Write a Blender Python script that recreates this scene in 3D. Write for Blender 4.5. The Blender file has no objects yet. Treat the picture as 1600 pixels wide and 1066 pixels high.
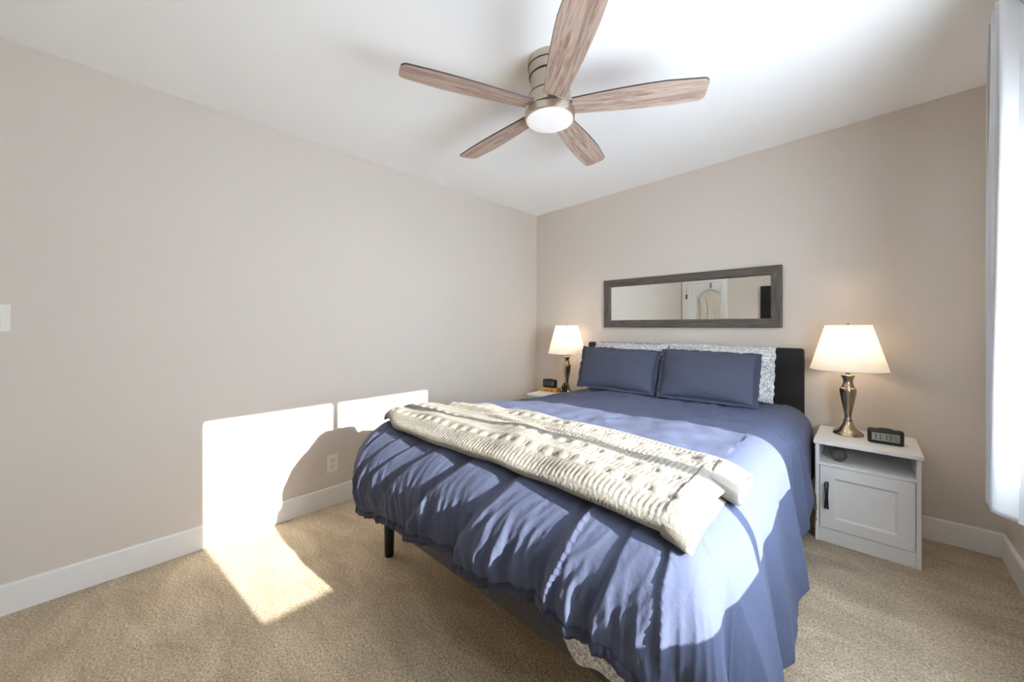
import bpy, bmesh, math
import numpy as np
from mathutils import Vector, Matrix

# ------------------------------------------------------------------ camera, world, sun, exposure
scene = bpy.context.scene
COL = scene.collection
PI = math.pi

cam_d = bpy.data.cameras.new('camera')
cam = bpy.data.objects.new('camera', cam_d)
COL.objects.link(cam)
F_PX = 588.0
cam_d.sensor_width = 36.0
cam_d.lens = F_PX / 1600 * 36
cam_d.shift_y = -23 / 1600
cam_d.clip_start = 0.02
YAW = math.atan2(554, F_PX)
cam.location = (0, 0, 1.22)
cam.rotation_euler = (PI / 2, 0, YAW)
scene.camera = cam

world = bpy.data.worlds.new('daylight_sky')
scene.world = world
world.use_nodes = True
wn = world.node_tree.nodes
wn['Background'].inputs['Color'].default_value = (0.74, 0.86, 1.0, 1)
wn['Background'].inputs['Strength'].default_value = 10.5

SUN_AZ, SUN_EL = 0.085, 0.34          # sideways and downward travel of a ray per metre across the room
sun_d = bpy.data.lights.new('sun', 'SUN')
sun_d.energy = 12.5
sun_d.angle = math.radians(0.5)
sun_d.color = (1.0, 0.97, 0.92)
sun = bpy.data.objects.new('sun', sun_d)
COL.objects.link(sun)
sun.location = (6, 3, 4)
sun.rotation_euler = Vector((-1, -SUN_AZ, -SUN_EL)).to_track_quat('-Z', 'Y').to_euler()

scene.view_settings.view_transform = 'Standard'
scene.view_settings.look = 'None'
scene.view_settings.gamma = 1.0
scene.view_settings.use_curve_mapping = False
scene.view_settings.exposure = 0.79
scene.cycles.max_bounces = 14
scene.cycles.diffuse_bounces = 10
scene.cycles.transparent_max_bounces = 12
scene.cycles.use_denoising = True
scene.cycles.sample_clamp_indirect = 10.0

FAN_LIGHT_W = 3.0
LAMP_W = 1.25

# ------------------------------------------------------------------ materials
def srgb(r, g, b):
    f = lambda c: (c / 255 / 12.92) if c / 255 <= 0.04045 else ((c / 255 + 0.055) / 1.055) ** 2.4
    return (f(r), f(g), f(b), 1)

def mat(name, col, rough=0.6, metal=0.0, **kw):
    m = bpy.data.materials.new(name)
    m.use_nodes = True
    b = m.node_tree.nodes['Principled BSDF']
    b.inputs['Base Color'].default_value = col
    b.inputs['Roughness'].default_value = rough
    b.inputs['Metallic'].default_value = metal
    for k, v in kw.items():
        b.inputs[k.replace('_', ' ')].default_value = v
    return m

def N(m, kind, **kw):
    n = m.node_tree.nodes.new(kind)
    for k, v in kw.items():
        if hasattr(n, k):
            setattr(n, k, v)
        else:
            n.inputs[k].default_value = v
    return n

def L(m, a, ao, b, bi):
    m.node_tree.links.new(a.outputs[ao], b.inputs[bi])

def bsdf(m):
    return m.node_tree.nodes['Principled BSDF']

def coords(m, scale=(1, 1, 1)):
    tc = N(m, 'ShaderNodeTexCoord')
    mp = N(m, 'ShaderNodeMapping')
    mp.inputs['Scale'].default_value = scale
    L(m, tc, 'Object', mp, 'Vector')
    return mp

def noise(m, vec, scale, detail=3, rough=0.55, dist=0.0):
    n = N(m, 'ShaderNodeTexNoise')
    n.inputs['Scale'].default_value = scale
    n.inputs['Detail'].default_value = detail
    n.inputs['Roughness'].default_value = rough
    n.inputs['Distortion'].default_value = dist
    if vec is not None:
        L(m, vec, 'Vector', n, 'Vector')
    return n

def ramp(m, src, out, stops):
    r = N(m, 'ShaderNodeValToRGB')
    e = r.color_ramp.elements
    e[0].position, e[0].color = stops[0]
    e[1].position, e[1].color = stops[-1]
    for p, c in stops[1:-1]:
        x = e.new(p)
        x.color = c
    L(m, src, out, r, 'Fac')
    return r

def bump(m, src, out, strength, dist, prev=None):
    b = N(m, 'ShaderNodeBump')
    b.inputs['Strength'].default_value = strength
    b.inputs['Distance'].default_value = dist
    L(m, src, out, b, 'Height')
    if prev:
        L(m, prev, 'Normal', b, 'Normal')
    L(m, b, 'Normal', bsdf(m), 'Normal')
    return b

# painted wall
m_wall = mat('greige_wall_paint', srgb(212, 202, 191), 0.75)
_v = coords(m_wall)
bump(m_wall, noise(m_wall, _v, 220, 2), 'Fac', 0.05, 0.002)
m_ceil = mat('white_ceiling_paint', srgb(249, 249, 247), 0.85)
_v = coords(m_ceil)
bump(m_ceil, noise(m_ceil, _v, 160, 2), 'Fac', 0.05, 0.002)
m_trim = mat('white_semigloss_trim', srgb(232, 230, 226), 0.35)
m_white = mat('white_laminate', srgb(232, 231, 228), 0.4)
_v = coords(m_white)
bump(m_white, noise(m_white, _v, 60, 2), 'Fac', 0.02, 0.002)
m_plastic = mat('white_plastic', srgb(232, 228, 220), 0.35)
m_slot = mat('dark_slot', srgb(40, 38, 36), 0.6)
m_black = mat('black_metal', srgb(20, 20, 21), 0.4)
m_blackplastic = mat('black_plastic', srgb(26, 24, 23), 0.35)

# carpet
m_carpet = mat('beige_cut_pile_carpet', srgb(190, 168, 132), 0.95)
_v = coords(m_carpet)
_fine = noise(m_carpet, _v, 115, 4, 0.75)
_mid = noise(m_carpet, _v, 38, 3, 0.6)
_big = noise(m_carpet, coords(m_carpet, (1.3, 3.2, 1)), 2.2, 5, 0.65, 0.6)
_r1 = ramp(m_carpet, _fine, 'Fac', [(0.33, srgb(138, 118, 91)), (0.5, srgb(203, 185, 156)), (0.68, srgb(240, 225, 199))])
_r2 = ramp(m_carpet, _big, 'Fac', [(0.34, (0.74, 0.71, 0.66, 1)), (0.66, (1.12, 1.11, 1.10, 1))])
_mx = N(m_carpet, 'ShaderNodeMix', data_type='RGBA', blend_type='MULTIPLY')
_mx.inputs['Factor'].default_value = 1.0
m_carpet.node_tree.links.new(_r1.outputs['Color'], _mx.inputs['A'])
m_carpet.node_tree.links.new(_r2.outputs['Color'], _mx.inputs['B'])
m_carpet.node_tree.links.new(_mx.outputs['Result'], bsdf(m_carpet).inputs['Base Color'])
_b1 = bump(m_carpet, _mid, 'Fac', 0.35, 0.012)
bump(m_carpet, _fine, 'Fac', 0.7, 0.014, _b1)
bsdf(m_carpet).inputs['Sheen Weight'].default_value = 0.15

# bedding
def fabric(name, col, fine=900, wr=0.25, wscale=9.0, sheen=0.0):
    m = mat(name, col, 0.85)
    v = coords(m)
    w = noise(m, v, wscale, 6, 0.65, 0.25)
    b = bump(m, w, 'Fac', wr, 0.012)
    t = noise(m, v, fine, 2)
    bump(m, t, 'Fac', 0.12, 0.001, b)
    bsdf(m).inputs['Sheen Weight'].default_value = sheen
    bsdf(m).inputs['Sheen Roughness'].default_value = 0.5
    return m
BLUE = srgb(79, 87, 113)
m_duvet = fabric('blue_cotton_duvet', BLUE, wr=0.35, wscale=16)
m_sham = fabric('blue_cotton_sham', srgb(70, 75, 93), wr=0.15, wscale=7)
m_hem = fabric('navy_hem', srgb(62, 67, 88), wr=0.2)
m_headboard = fabric('charcoal_upholstery', srgb(22, 21, 22), wr=0.0, sheen=0.0)
m_rail = fabric('dark_grey_upholstery', srgb(74, 73, 72), wr=0.0, sheen=0.1)
m_mattress = fabric('white_mattress_ticking', srgb(225, 224, 220), wr=0.05)

m_pattern = fabric('white_floral_cotton', srgb(226, 225, 221), wr=0.2)
_v = coords(m_pattern)
_n = noise(m_pattern, _v, 24, 3, 0.65, 3.0)
_r = ramp(m_pattern, _n, 'Fac', [(0.42, srgb(228, 226, 221)), (0.49, srgb(206, 206, 206)), (0.54, srgb(104, 108, 122)), (0.59, srgb(206, 206, 206)), (0.7, srgb(228, 226, 221))])
L(m_pattern, _r, 'Color', bsdf(m_pattern), 'Base Color')

m_knit = mat('cream_cable_knit', srgb(138, 134, 124), 0.95)
_v = coords(m_knit)
bump(m_knit, noise(m_knit, _v, 260, 3, 0.6), 'Fac', 0.5, 0.004)
m_fleece = mat('cream_fleece', srgb(140, 135, 125), 0.95)
_v = coords(m_fleece)
bump(m_fleece, noise(m_fleece, _v, 140, 4, 0.7), 'Fac', 0.5, 0.006)

# wood
m_fanwood = mat('weathered_oak', srgb(160, 138, 122), 0.6)
_v = coords(m_fanwood, (1.0, 14, 14))
_n = noise(m_fanwood, _v, 3.2, 6, 0.65, 1.6)
_n2 = noise(m_fanwood, coords(m_fanwood, (3, 90, 90)), 3.0, 3, 0.6, 0.3)
_add = N(m_fanwood, 'ShaderNodeMath', operation='ADD')
_mul = N(m_fanwood, 'ShaderNodeMath', operation='MULTIPLY')
_mul.inputs[1].default_value = 0.45
L(m_fanwood, _n2, 'Fac', _mul, 0)
L(m_fanwood, _n, 'Fac', _add, 0)
L(m_fanwood, _mul, 'Value', _add, 1)
_r = ramp(m_fanwood, _add, 'Value', [(0.48, srgb(104, 82, 72)), (0.64, srgb(160, 134, 120)), (0.76, srgb(188, 164, 148)), (0.92, srgb(206, 186, 168))])
L(m_fanwood, _r, 'Color', bsdf(m_fanwood), 'Base Color')
bump(m_fanwood, _n2, 'Fac', 0.1, 0.001)

m_framewood = mat('dark_grey_driftwood', srgb(88, 80, 74), 0.55)
_v = coords(m_framewood, (2.5, 30, 30))
_n = noise(m_framewood, _v, 2.5, 6, 0.65, 0.8)
_r = ramp(m_framewood, _n, 'Fac', [(0.3, srgb(62, 55, 50)), (0.5, srgb(88, 80, 74)), (0.72, srgb(112, 104, 96))])
L(m_framewood, _r, 'Color', bsdf(m_framewood), 'Base Color')
m_framewood_v = mat('dark_grey_driftwood_upright', srgb(88, 80, 74), 0.55)
_v = coords(m_framewood_v, (30, 30, 2.5))
_n = noise(m_framewood_v, _v, 2.5, 6, 0.65, 0.8)
_r = ramp(m_framewood_v, _n, 'Fac', [(0.3, srgb(62, 55, 50)), (0.5, srgb(88, 80, 74)), (0.72, srgb(112, 104, 96))])
L(m_framewood_v, _r, 'Color', bsdf(m_framewood_v), 'Base Color')
m_yellowwood = mat('yellow_varnished_wood', srgb(206, 160, 84), 0.45)
_v = coords(m_yellowwood, (4, 40, 40))
_r = ramp(m_yellowwood, noise(m_yellowwood, _v, 4, 4), 'Fac', [(0.3, srgb(182, 132, 62)), (0.7, srgb(220, 178, 104))])
L(m_yellowwood, _r, 'Color', bsdf(m_yellowwood), 'Base Color')
m_inlay = mat('dark_brown_inlay', srgb(84, 46, 26), 0.5)
m_chip = mat('exposed_particle_board', srgb(150, 122, 86), 0.9)
_v = coords(m_chip)
_r = ramp(m_chip, noise(m_chip, _v, 120, 4), 'Fac', [(0.4, srgb(96, 74, 52)), (0.6, srgb(176, 150, 112))])
L(m_chip, _r, 'Color', bsdf(m_chip), 'Base Color')

# metals, glass
m_nickel = mat('brushed_nickel', srgb(196, 186, 170), 0.33, 1.0)
_v = coords(m_nickel, (1, 1, 60))
_r = ramp(m_nickel, noise(m_nickel, _v, 30, 2), 'Fac', [(0.3, (0.27, 0.27, 0.27, 1)), (0.7, (0.40, 0.40, 0.40, 1))])
L(m_nickel, _r, 'Color', bsdf(m_nickel), 'Roughness')
m_lampmetal = mat('antique_brushed_nickel', srgb(186, 172, 150), 0.22, 1.0)
m_gap = mat('bronze_gap', srgb(70, 58, 46), 0.4, 0.8)
m_mirror = mat('mirror_silver', (0.9, 0.92, 0.9, 1), 0.0, 1.0)
m_steel = mat('steel', srgb(150, 150, 150), 0.35, 1.0)

def thin_glass(name):
    m = bpy.data.materials.new(name)
    m.use_nodes = True
    nt = m.node_tree
    nt.nodes.remove(nt.nodes['Principled BSDF'])
    t = N(m, 'ShaderNodeBsdfTransparent')
    g = N(m, 'ShaderNodeBsdfGlossy', Roughness=0.0)
    x = N(m, 'ShaderNodeMixShader')
    x.inputs[0].default_value = 0.06
    nt.links.new(t.outputs[0], x.inputs[1])
    nt.links.new(g.outputs[0], x.inputs[2])
    nt.links.new(x.outputs[0], nt.nodes['Material Output'].inputs['Surface'])
    return m
m_glass = thin_glass('window_glass')

def translucent(name, col, frac, tcol=None):
    m = bpy.data.materials.new(name)
    m.use_nodes = True
    nt = m.node_tree
    nt.nodes.remove(nt.nodes['Principled BSDF'])
    d = N(m, 'ShaderNodeBsdfDiffuse', Color=col)
    t = N(m, 'ShaderNodeBsdfTranslucent', Color=tcol or col)
    x = N(m, 'ShaderNodeMixShader')
    x.inputs[0].default_value = frac
    nt.links.new(d.outputs[0], x.inputs[1])
    nt.links.new(t.outputs[0], x.inputs[2])
    nt.links.new(x.outputs[0], nt.nodes['Material Output'].inputs['Surface'])
    return m
m_shade = translucent('ivory_lamp_shade', (0.86, 0.83, 0.78, 1), 0.5)
m_curtain = translucent('white_curtain_cloth', (0.82, 0.82, 0.82, 1), 0.38)

def emit(name, col, strength):
    m = mat(name, (0.6, 0.6, 0.6, 1), 0.5)
    bsdf(m).inputs['Emission Color'].default_value = col
    bsdf(m).inputs['Emission Strength'].default_value = strength
    return m
m_diffuser = emit('lit_opal_diffuser', (1, 0.98, 0.95, 1), 0.22)
m_bulb = emit('warm_bulb', (1, 0.78, 0.5, 1), 6.0)
m_screen = mat('black_glass_screen', (0.004, 0.004, 0.005, 1), 0.12)
m_lcd = mat('grey_lcd', srgb(150, 154, 140), 0.3)
m_lcd_off = mat('dim_lcd', srgb(58, 62, 60), 0.3)
m_digit = mat('lcd_black', srgb(18, 18, 18), 0.5)
m_icon = mat('lcd_grey_icon', srgb(108, 110, 102), 0.5)
m_greycloth = fabric('grey_speaker_cloth', srgb(92, 89, 86), wr=0.0)
m_cream = fabric('cream_garment', srgb(208, 200, 184), wr=0.2)
m_dark = mat('dark_ceramic', srgb(34, 30, 28), 0.4)

# ------------------------------------------------------------------ object helpers
def link(name, me, m, parent=None, smooth=False):
    o = bpy.data.objects.new(name, me)
    COL.objects.link(o)
    if m is not None:
        me.materials.append(m)
    if smooth:
        for p in me.polygons:
            p.use_smooth = True
    if parent is not None:
        o.parent = parent
    return o

def from_bm(name, bm, m, parent=None, smooth=False):
    bmesh.ops.recalc_face_normals(bm, faces=bm.faces)
    me = bpy.data.meshes.new(name)
    bm.to_mesh(me)
    bm.free()
    return link(name, me, m, parent, smooth)

def tag(o, label, cat=None, group=None, kind=None):
    if label:
        o['label'] = label
    if cat:
        o['category'] = cat
    if group:
        o['group'] = group
    if kind:
        o['kind'] = kind
    return o

def thing(name, label, cat, loc=(0, 0, 0), rotz=0.0, group=None):
    o = bpy.data.objects.new(name, None)
    o.empty_display_size = 0.1
    COL.objects.link(o)
    o.location = loc
    o.rotation_euler = (0, 0, rotz)
    return tag(o, label, cat, group)

def add_box(bm, x0, x1, y0, y1, z0, z1, bev=0.0, seg=2, mtx=None):
    r = bmesh.ops.create_cube(bm, size=1.0)
    vs = r['verts']
    for v in vs:
        v.co.x = x0 + (v.co.x + 0.5) * (x1 - x0)
        v.co.y = y0 + (v.co.y + 0.5) * (y1 - y0)
        v.co.z = z0 + (v.co.z + 0.5) * (z1 - z0)
    if bev > 0:
        es = list({e for v in vs for e in v.link_edges})
        rb = bmesh.ops.bevel(bm, geom=es, offset=bev, segments=seg, affect='EDGES', profile=0.5)
        vs = list({v for f in rb['faces'] for v in f.verts} | {v for v in vs if v.is_valid})
    if mtx is not None:
        bmesh.ops.transform(bm, matrix=mtx, verts=vs)
    return vs

def box(name, b, m, parent=None, bev=0.0, seg=2, smooth=False):
    bm = bmesh.new()
    add_box(bm, *b, bev=bev, seg=seg)
    return from_bm(name, bm, m, parent, smooth)

def add_lathe(bm, prof, n=48, cx=0, cy=0, cap0=True, cap1=True):
    rings = []
    for r, z in prof:
        rings.append([bm.verts.new((cx + r * math.cos(2 * PI * k / n), cy + r * math.sin(2 * PI * k / n), z)) for k in range(n)])
    for a, b in zip(rings, rings[1:]):
        for k in range(n):
            bm.faces.new((a[k], a[(k + 1) % n], b[(k + 1) % n], b[k]))
    if cap0:
        bm.faces.new(rings[0][::-1])
    if cap1:
        bm.faces.new(rings[-1])

def lathe(name, prof, m, parent=None, n=48, cx=0, cy=0, cap0=True, cap1=True, smooth=True):
    bm = bmesh.new()
    add_lathe(bm, prof, n, cx, cy, cap0, cap1)
    o = from_bm(name, bm, m, parent, smooth)
    if smooth:
        sharp(o)
    return o

def sharp(o, deg=35):
    me = o.data
    bm = bmesh.new()
    bm.from_mesh(me)
    lim = math.radians(deg)
    for e in bm.edges:
        if len(e.link_faces) == 2 and e.calc_face_angle(0) > lim:
            e.smooth = False
    bm.to_mesh(me)
    bm.free()

def add_tube(bm, pts, r, n=10, caps=True):
    pts = [Vector(p) for p in pts]
    rr = r if isinstance(r, (list, tuple)) else [r] * len(pts)
    up = Vector((0, 0, 1))
    rings = []
    t0 = (pts[1] - pts[0]).normalized()
    side = t0.cross(up)
    if side.length < 1e-3:
        side = t0.cross(Vector((1, 0, 0)))
    side.normalize()
    for i, p in enumerate(pts):
        t = (pts[min(i + 1, len(pts) - 1)] - pts[max(i - 1, 0)]).normalized()
        side = (side - t * side.dot(t)).normalized()
        b = t.cross(side)
        rings.append([bm.verts.new(p + (side * math.cos(2 * PI * k / n) + b * math.sin(2 * PI * k / n)) * rr[i]) for k in range(n)])
    for a, b in zip(rings, rings[1:]):
        for k in range(n):
            bm.faces.new((a[k], a[(k + 1) % n], b[(k + 1) % n], b[k]))
    if caps:
        bm.faces.new(rings[0][::-1])
        bm.faces.new(rings[-1])

def tube(name, pts, r, m, parent=None, n=10):
    bm = bmesh.new()
    add_tube(bm, pts, r, n)
    return from_bm(name, bm, m, parent, True)

def grid_mesh(name, P, m, parent=None, closed_u=False, flip=False):
    """P: array (nv, nu, 3) -> quad grid mesh, smooth shaded"""
    nv, nu = P.shape[:2]
    idx = np.arange(nv * nu).reshape(nv, nu)
    if closed_u:
        a, b = idx[:-1, :], np.roll(idx, -1, 1)[:-1, :]
        c, d = np.roll(idx, -1, 1)[1:, :], idx[1:, :]
    else:
        a, b, c, d = idx[:-1, :-1], idx[:-1, 1:], idx[1:, 1:], idx[1:, :-1]
    q = np.stack([a, b, c, d], -1).reshape(-1, 4)
    if flip:
        q = q[:, ::-1]
    me = bpy.data.meshes.new(name)
    me.from_pydata([tuple(v) for v in P.reshape(-1, 3).tolist()], [], q.tolist())
    me.update()
    return link(name, me, m, parent, True)

# vectorised gradient noise
_rng = np.random.RandomState(11)
_perm = _rng.permutation(512)
_ang = _rng.rand(512) * 2 * PI
def pnoise(x, y, seed=0):
    x = np.asarray(x, float) + seed * 17.31
    y = np.asarray(y, float) + seed * 9.77
    xi, yi = np.floor(x).astype(int), np.floor(y).astype(int)
    xf, yf = x - xi, y - yi
    def g(ix, iy, dx, dy):
        h = _perm[(_perm[ix & 511] + iy) & 511]
        return np.cos(_ang[h]) * dx + np.sin(_ang[h]) * dy
    u = xf ** 3 * (xf * (xf * 6 - 15) + 10)
    v = yf ** 3 * (yf * (yf * 6 - 15) + 10)
    n00, n10 = g(xi, yi, xf, yf), g(xi + 1, yi, xf - 1, yf)
    n01, n11 = g(xi, yi + 1, xf, yf - 1), g(xi + 1, yi + 1, xf - 1, yf - 1)
    return 1.5 * ((n00 * (1 - u) + n10 * u) * (1 - v) + (n01 * (1 - u) + n11 * u) * v)

def sstep(a, b, x):
    t = np.clip((x - a) / (b - a), 0, 1)
    return t * t * (3 - 2 * t)

# ------------------------------------------------------------------ room
XL, XR, YB, YF = -2.66, 0.53, 3.22, -1.30
T = 0.12
CSL = 0.0257                                   # the ceiling climbs gently towards the window side
def ceil_z(x):
    return 2.44 + CSL * (x - XL)

def structure(o, label, cat):
    return tag(o, label, cat, kind='structure')

structure(box('floor', (XL - T, XR + T, YF - T, YB + T, -0.12, 0.0), m_carpet), 'beige cut-pile carpet covering the whole bedroom floor', 'floor')
bm = bmesh.new()
vs = add_box(bm, XL - T, XR + T, YF - T, YB + T, 0, 0.12)
for v in vs:
    v.co.z += ceil_z(v.co.x)
structure(from_bm('ceiling', bm, m_ceil), 'plain white ceiling that carries the fan', 'ceiling')
structure(box('wall_left', (XL - T, XL, YF, YB, 0, 2.60), m_wall), 'long bare greige wall with the sun patch', 'wall')
structure(box('wall_back', (XL - T, XR + T, YB, YB + T, 0, 2.60), m_wall), 'greige wall behind the bed and mirror', 'wall')
structure(box('wall_front', (XL - T, XR + T, YF - T, YF, 0, 2.60), m_wall), 'greige wall opposite the bed, seen in the mirror', 'wall')
WY0, WY1, WZ0, WZ1 = 0.585, 2.110, 0.766, 1.834
bm = bmesh.new()
add_box(bm, XR, XR + T, YF, WY0, 0, 2.60)
add_box(bm, XR, XR + T, WY1, YB, 0, 2.60)
add_box(bm, XR, XR + T, WY0, WY1, 0, WZ0)
add_box(bm, XR, XR + T, WY0, WY1, WZ1, 2.60)
structure(from_bm('wall_right', bm, m_wall), 'greige window wall beside the curtain', 'wall')

def baseboard(name, prof_fn, label):
    bm = bmesh.new()
    prof = [(0, 0), (0.015, 0), (0.015, 0.120), (0.011, 0.128), (0, 0.128)]
    a = [bm.verts.new(prof_fn(0, d, z)) for d, z in prof]
    b = [bm.verts.new(prof_fn(1, d, z)) for d, z in prof]
    n = len(prof)
    for k in range(n):
        bm.faces.new((a[k], a[(k + 1) % n], b[(k + 1) % n], b[k]))
    bm.faces.new(a[::-1])
    bm.faces.new(b)
    structure(from_bm(name, bm, m_trim), label, 'baseboard')
baseboard('baseboard_left', lambda s, d, z: (XL + d, YF + s * (YB - YF), z), 'white baseboard along the sunlit side wall')
baseboard('baseboard_back', lambda s, d, z: (XL + s * (XR - XL), YB - d, z), 'white baseboard behind the bed and nightstands')
baseboard('baseboard_right', lambda s, d, z: (XR - d, YF + s * (YB - YF), z), 'white baseboard under the curtain')
DX0, DX1 = -2.555, -1.945
baseboard('baseboard_front', lambda s, d, z: (-1.82 + s * (XR + 1.82), YF + d, z), 'white baseboard opposite the bed')

# window
w = thing('window_1', 'two-pane white window in the wall beside the curtain', 'window', (XR, 0, 0))
w['kind'] = 'structure'
fx0, fx1 = 0.045, 0.075
gy0 = 0.352 + SUN_AZ * (0.57 + 2.646); gy1 = 1.794 + SUN_AZ * (0.60 + 2.646)
gz0 = SUN_EL * (0.57 + 1.80); gz1 = 0.69 + SUN_EL * (0.60 + 2.646)
my0 = 1.032 + SUN_AZ * 3.216; my1 = 1.075 + SUN_AZ * 3.246
bm = bmesh.new()
add_box(bm, fx0, fx1, WY0, gy0, WZ0, WZ1)
add_box(bm, fx0, fx1, gy1, WY1, WZ0, WZ1)
add_box(bm, fx0, fx1, gy0, gy1, WZ0, gz0)
add_box(bm, fx0, fx1, gy0, gy1, gz1, WZ1)
from_bm('window_frame', bm, m_trim, w)
box('mullion', (fx0, fx1, my0, my1, gz0, gz1), m_trim, w)
box('pane', (0.058, 0.061, gy0, my0, gz0, gz1), m_glass, w)
box('pane', (0.058, 0.061, my1, gy1, gz0, gz1), m_glass, w)
box('window_sill', (-0.02, 0.045, WY0 - 0.03, WY1 + 0.03, WZ0 + 0.001, WZ0 + 0.022), m_trim, w, 0.004)

# door opposite the bed, in the mirror
d = thing('door_1', 'white panelled door in the corner opposite the bed, seen in the mirror', 'door', ((DX0 + DX1) / 2, YF, 0))
d['kind'] = 'structure'
hw_ = (DX1 - DX0) / 2
bm = bmesh.new()
add_box(bm, -hw_ + .003, hw_ - .003, 0.0, 0.03, 0.01, 2.03)
for x0_, x1_, z0, z1 in ((-hw_ + .003, -hw_ + .10, 0.01, 2.03), (hw_ - .10, hw_ - .003, 0.01, 2.03), (-hw_ + .1, hw_ - .1, 1.93, 2.03), (-hw_ + .1, hw_ - .1, 0.01, 0.20)):
    add_box(bm, x0_, x1_, 0.029, 0.036, z0, z1)
from_bm('door_leaf', bm, m_trim, d)
bm = bmesh.new()
add_box(bm, -hw_ - 0.09, -hw_, 0, 0.022, 0, 2.12, 0.003)
add_box(bm, hw_, hw_ + 0.10, 0, 0.022, 0, 2.12, 0.003)
add_box(bm, -hw_, hw_, 0, 0.022, 2.035, 2.12, 0.003)
from_bm('casing', bm, m_trim, d)
for z in (0.25, 1.75):
    h = box('hinge', (-hw_ - 0.012, -hw_ + 0.012, 0.022, 0.042, z, z + 0.09), m_black, d)
kn = lathe('door_knob', [(0.0, 0), (0.026, 0.0), (0.026, 0.006), (0.012, 0.012), (0.012, 0.035), (0.026, 0.042), (0.028, 0.055), (0.018, 0.068), (0.0, 0.07)], m_steel, d, 24, cap0=False, cap1=False)
kn.rotation_euler = (-PI / 2, 0, 0)
kn.location = (hw_ - 0.07, 0.03, 0.95)

# garment on a hanger, on the door
HGX, HGY, HGZ = -2.12, YF + 0.085, 1.90
hg = thing('coat_hanger', 'wire hanger on the back of the door holding a cream garment, seen in the mirror', 'hanger', (HGX, HGY, HGZ))
tube('hook', [(0.022, 0, 0.030)] + [(0.022 * math.cos(a), 0, 0.035 + 0.022 * math.sin(a)) for a in np.linspace(0, PI, 8)][1:] + [(-0.012, 0, 0.012), (0, 0, 0.0)], 0.003, m_steel, hg, 8)
tube('shoulder_bar', [(0, 0, 0.0), (0.10, 0, -0.03), (0.19, 0, -0.085), (0.10, 0, -0.09), (-0.10, 0, -0.09), (-0.19, 0, -0.085), (-0.10, 0, -0.03), (0, 0, 0.0)], 0.004, m_steel, hg, 8)
dh = thing('door_hook', 'metal over-door hook at the top of the door opposite the bed, seen in the mirror', 'hook', (HGX, YF + 0.036, 2.03))
bm = bmesh.new()
add_box(bm, -0.015, 0.015, -0.010, 0.003, 0.0, 0.003)
add_box(bm, -0.015, 0.015, 0.001, 0.004, -0.085, 0.003)
from_bm('hook_plate', bm, m_steel, dh)
tube('hook_prong', [(0, 0.004, -0.07), (0, 0.03, -0.078), (0, 0.058, -0.072), (0, 0.064, -0.055)], 0.004, m_steel, dh, 8)
nu, nv = 160, 90
th, s = np.meshgrid(np.linspace(0, 2 * PI, nu, endpoint=False), np.linspace(0, 1, nv))
half = 0.055 + 0.145 * sstep(0, 0.05, s) ** 0.7 - 0.03 * sstep(0.08, 0.3, s) + 0.09 * sstep(0.3, 1, s)
fold = (0.016 * np.sin(th * 7 + 3 * np.sin(s * 4)) + 0.008 * np.sin(th * 17 + 5 * s)) * sstep(0.06, 0.5, s)
gx = (half + fold) * np.cos(th)
P = np.stack([gx + 0.05 * s, (0.024 + 0.035 * s + fold) * np.sin(th), -0.015 - 0.42 * np.abs(gx) * (1 - sstep(0.05, 0.5, s)) - 0.92 * s], -1)
g = grid_mesh('garment', P, m_cream, None, True)
g.location = (HGX, HGY + 0.008, HGZ)
tag(g, 'long cream garment hanging on the door, seen in the mirror', 'clothing')

# television opposite the bed
tv = thing('television', 'black flat television on the wall opposite the bed, at the edge of the mirror', 'television', (-0.86, YF + 0.004, 1.25))
box('screen', (-0.455, 0.455, 0.052, 0.056, 0.045, 0.615), m_screen, tv)
box('bezel', (-0.475, 0.475, 0.02, 0.053, 0.02, 0.66), m_blackplastic, tv, 0.004)
box('wall_bracket', (-0.15, 0.15, 0.0, 0.021, 0.2, 0.45), m_black, tv)

# ------------------------------------------------------------------ switch and outlets
sw = thing('light_switch', 'white single rocker switch plate on the left wall at mid height', 'light switch', (XL, -0.335, 1.255))
box('switch_plate', (0, 0.006, -0.036, 0.036, -0.058, 0.058), m_plastic, sw, 0.002)
box('rocker', (0.005, 0.010, -0.017, 0.017, -0.034, 0.034), m_plastic, sw, 0.0015)

def outlet(loc, rotz, label):
    t = thing('wall_outlet', label, 'outlet', loc, rotz)
    box('outlet_plate', (0, 0.006, -0.036, 0.036, -0.060, 0.060), m_plastic, t, 0.002)
    for z in (-0.020, 0.020):
        bm = bmesh.new()
        add_box(bm, 0.005, 0.009, -0.017, 0.017, z - 0.014, z + 0.014, 0.003)
        r = from_bm('receptacle', bm, m_plastic, t)
        bm = bmesh.new()
        add_box(bm, 0.0085, 0.0094, -0.009, -0.006, z - 0.003, z + 0.007)
        add_box(bm, 0.0085, 0.0094, 0.006, 0.009, z - 0.003, z + 0.007)
        add_box(bm, 0.0085, 0.0094, -0.003, 0.003, z - 0.011, z - 0.006)
        from_bm('slots', bm, m_slot, r)
    return t
outlet((XL, 1.030, 0.285), 0, 'white duplex outlet on the left wall in the shadow of the bed')
outlet((XR, 2.83, 0.325), PI, 'white outlet low on the window wall under the curtain hem')

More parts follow.
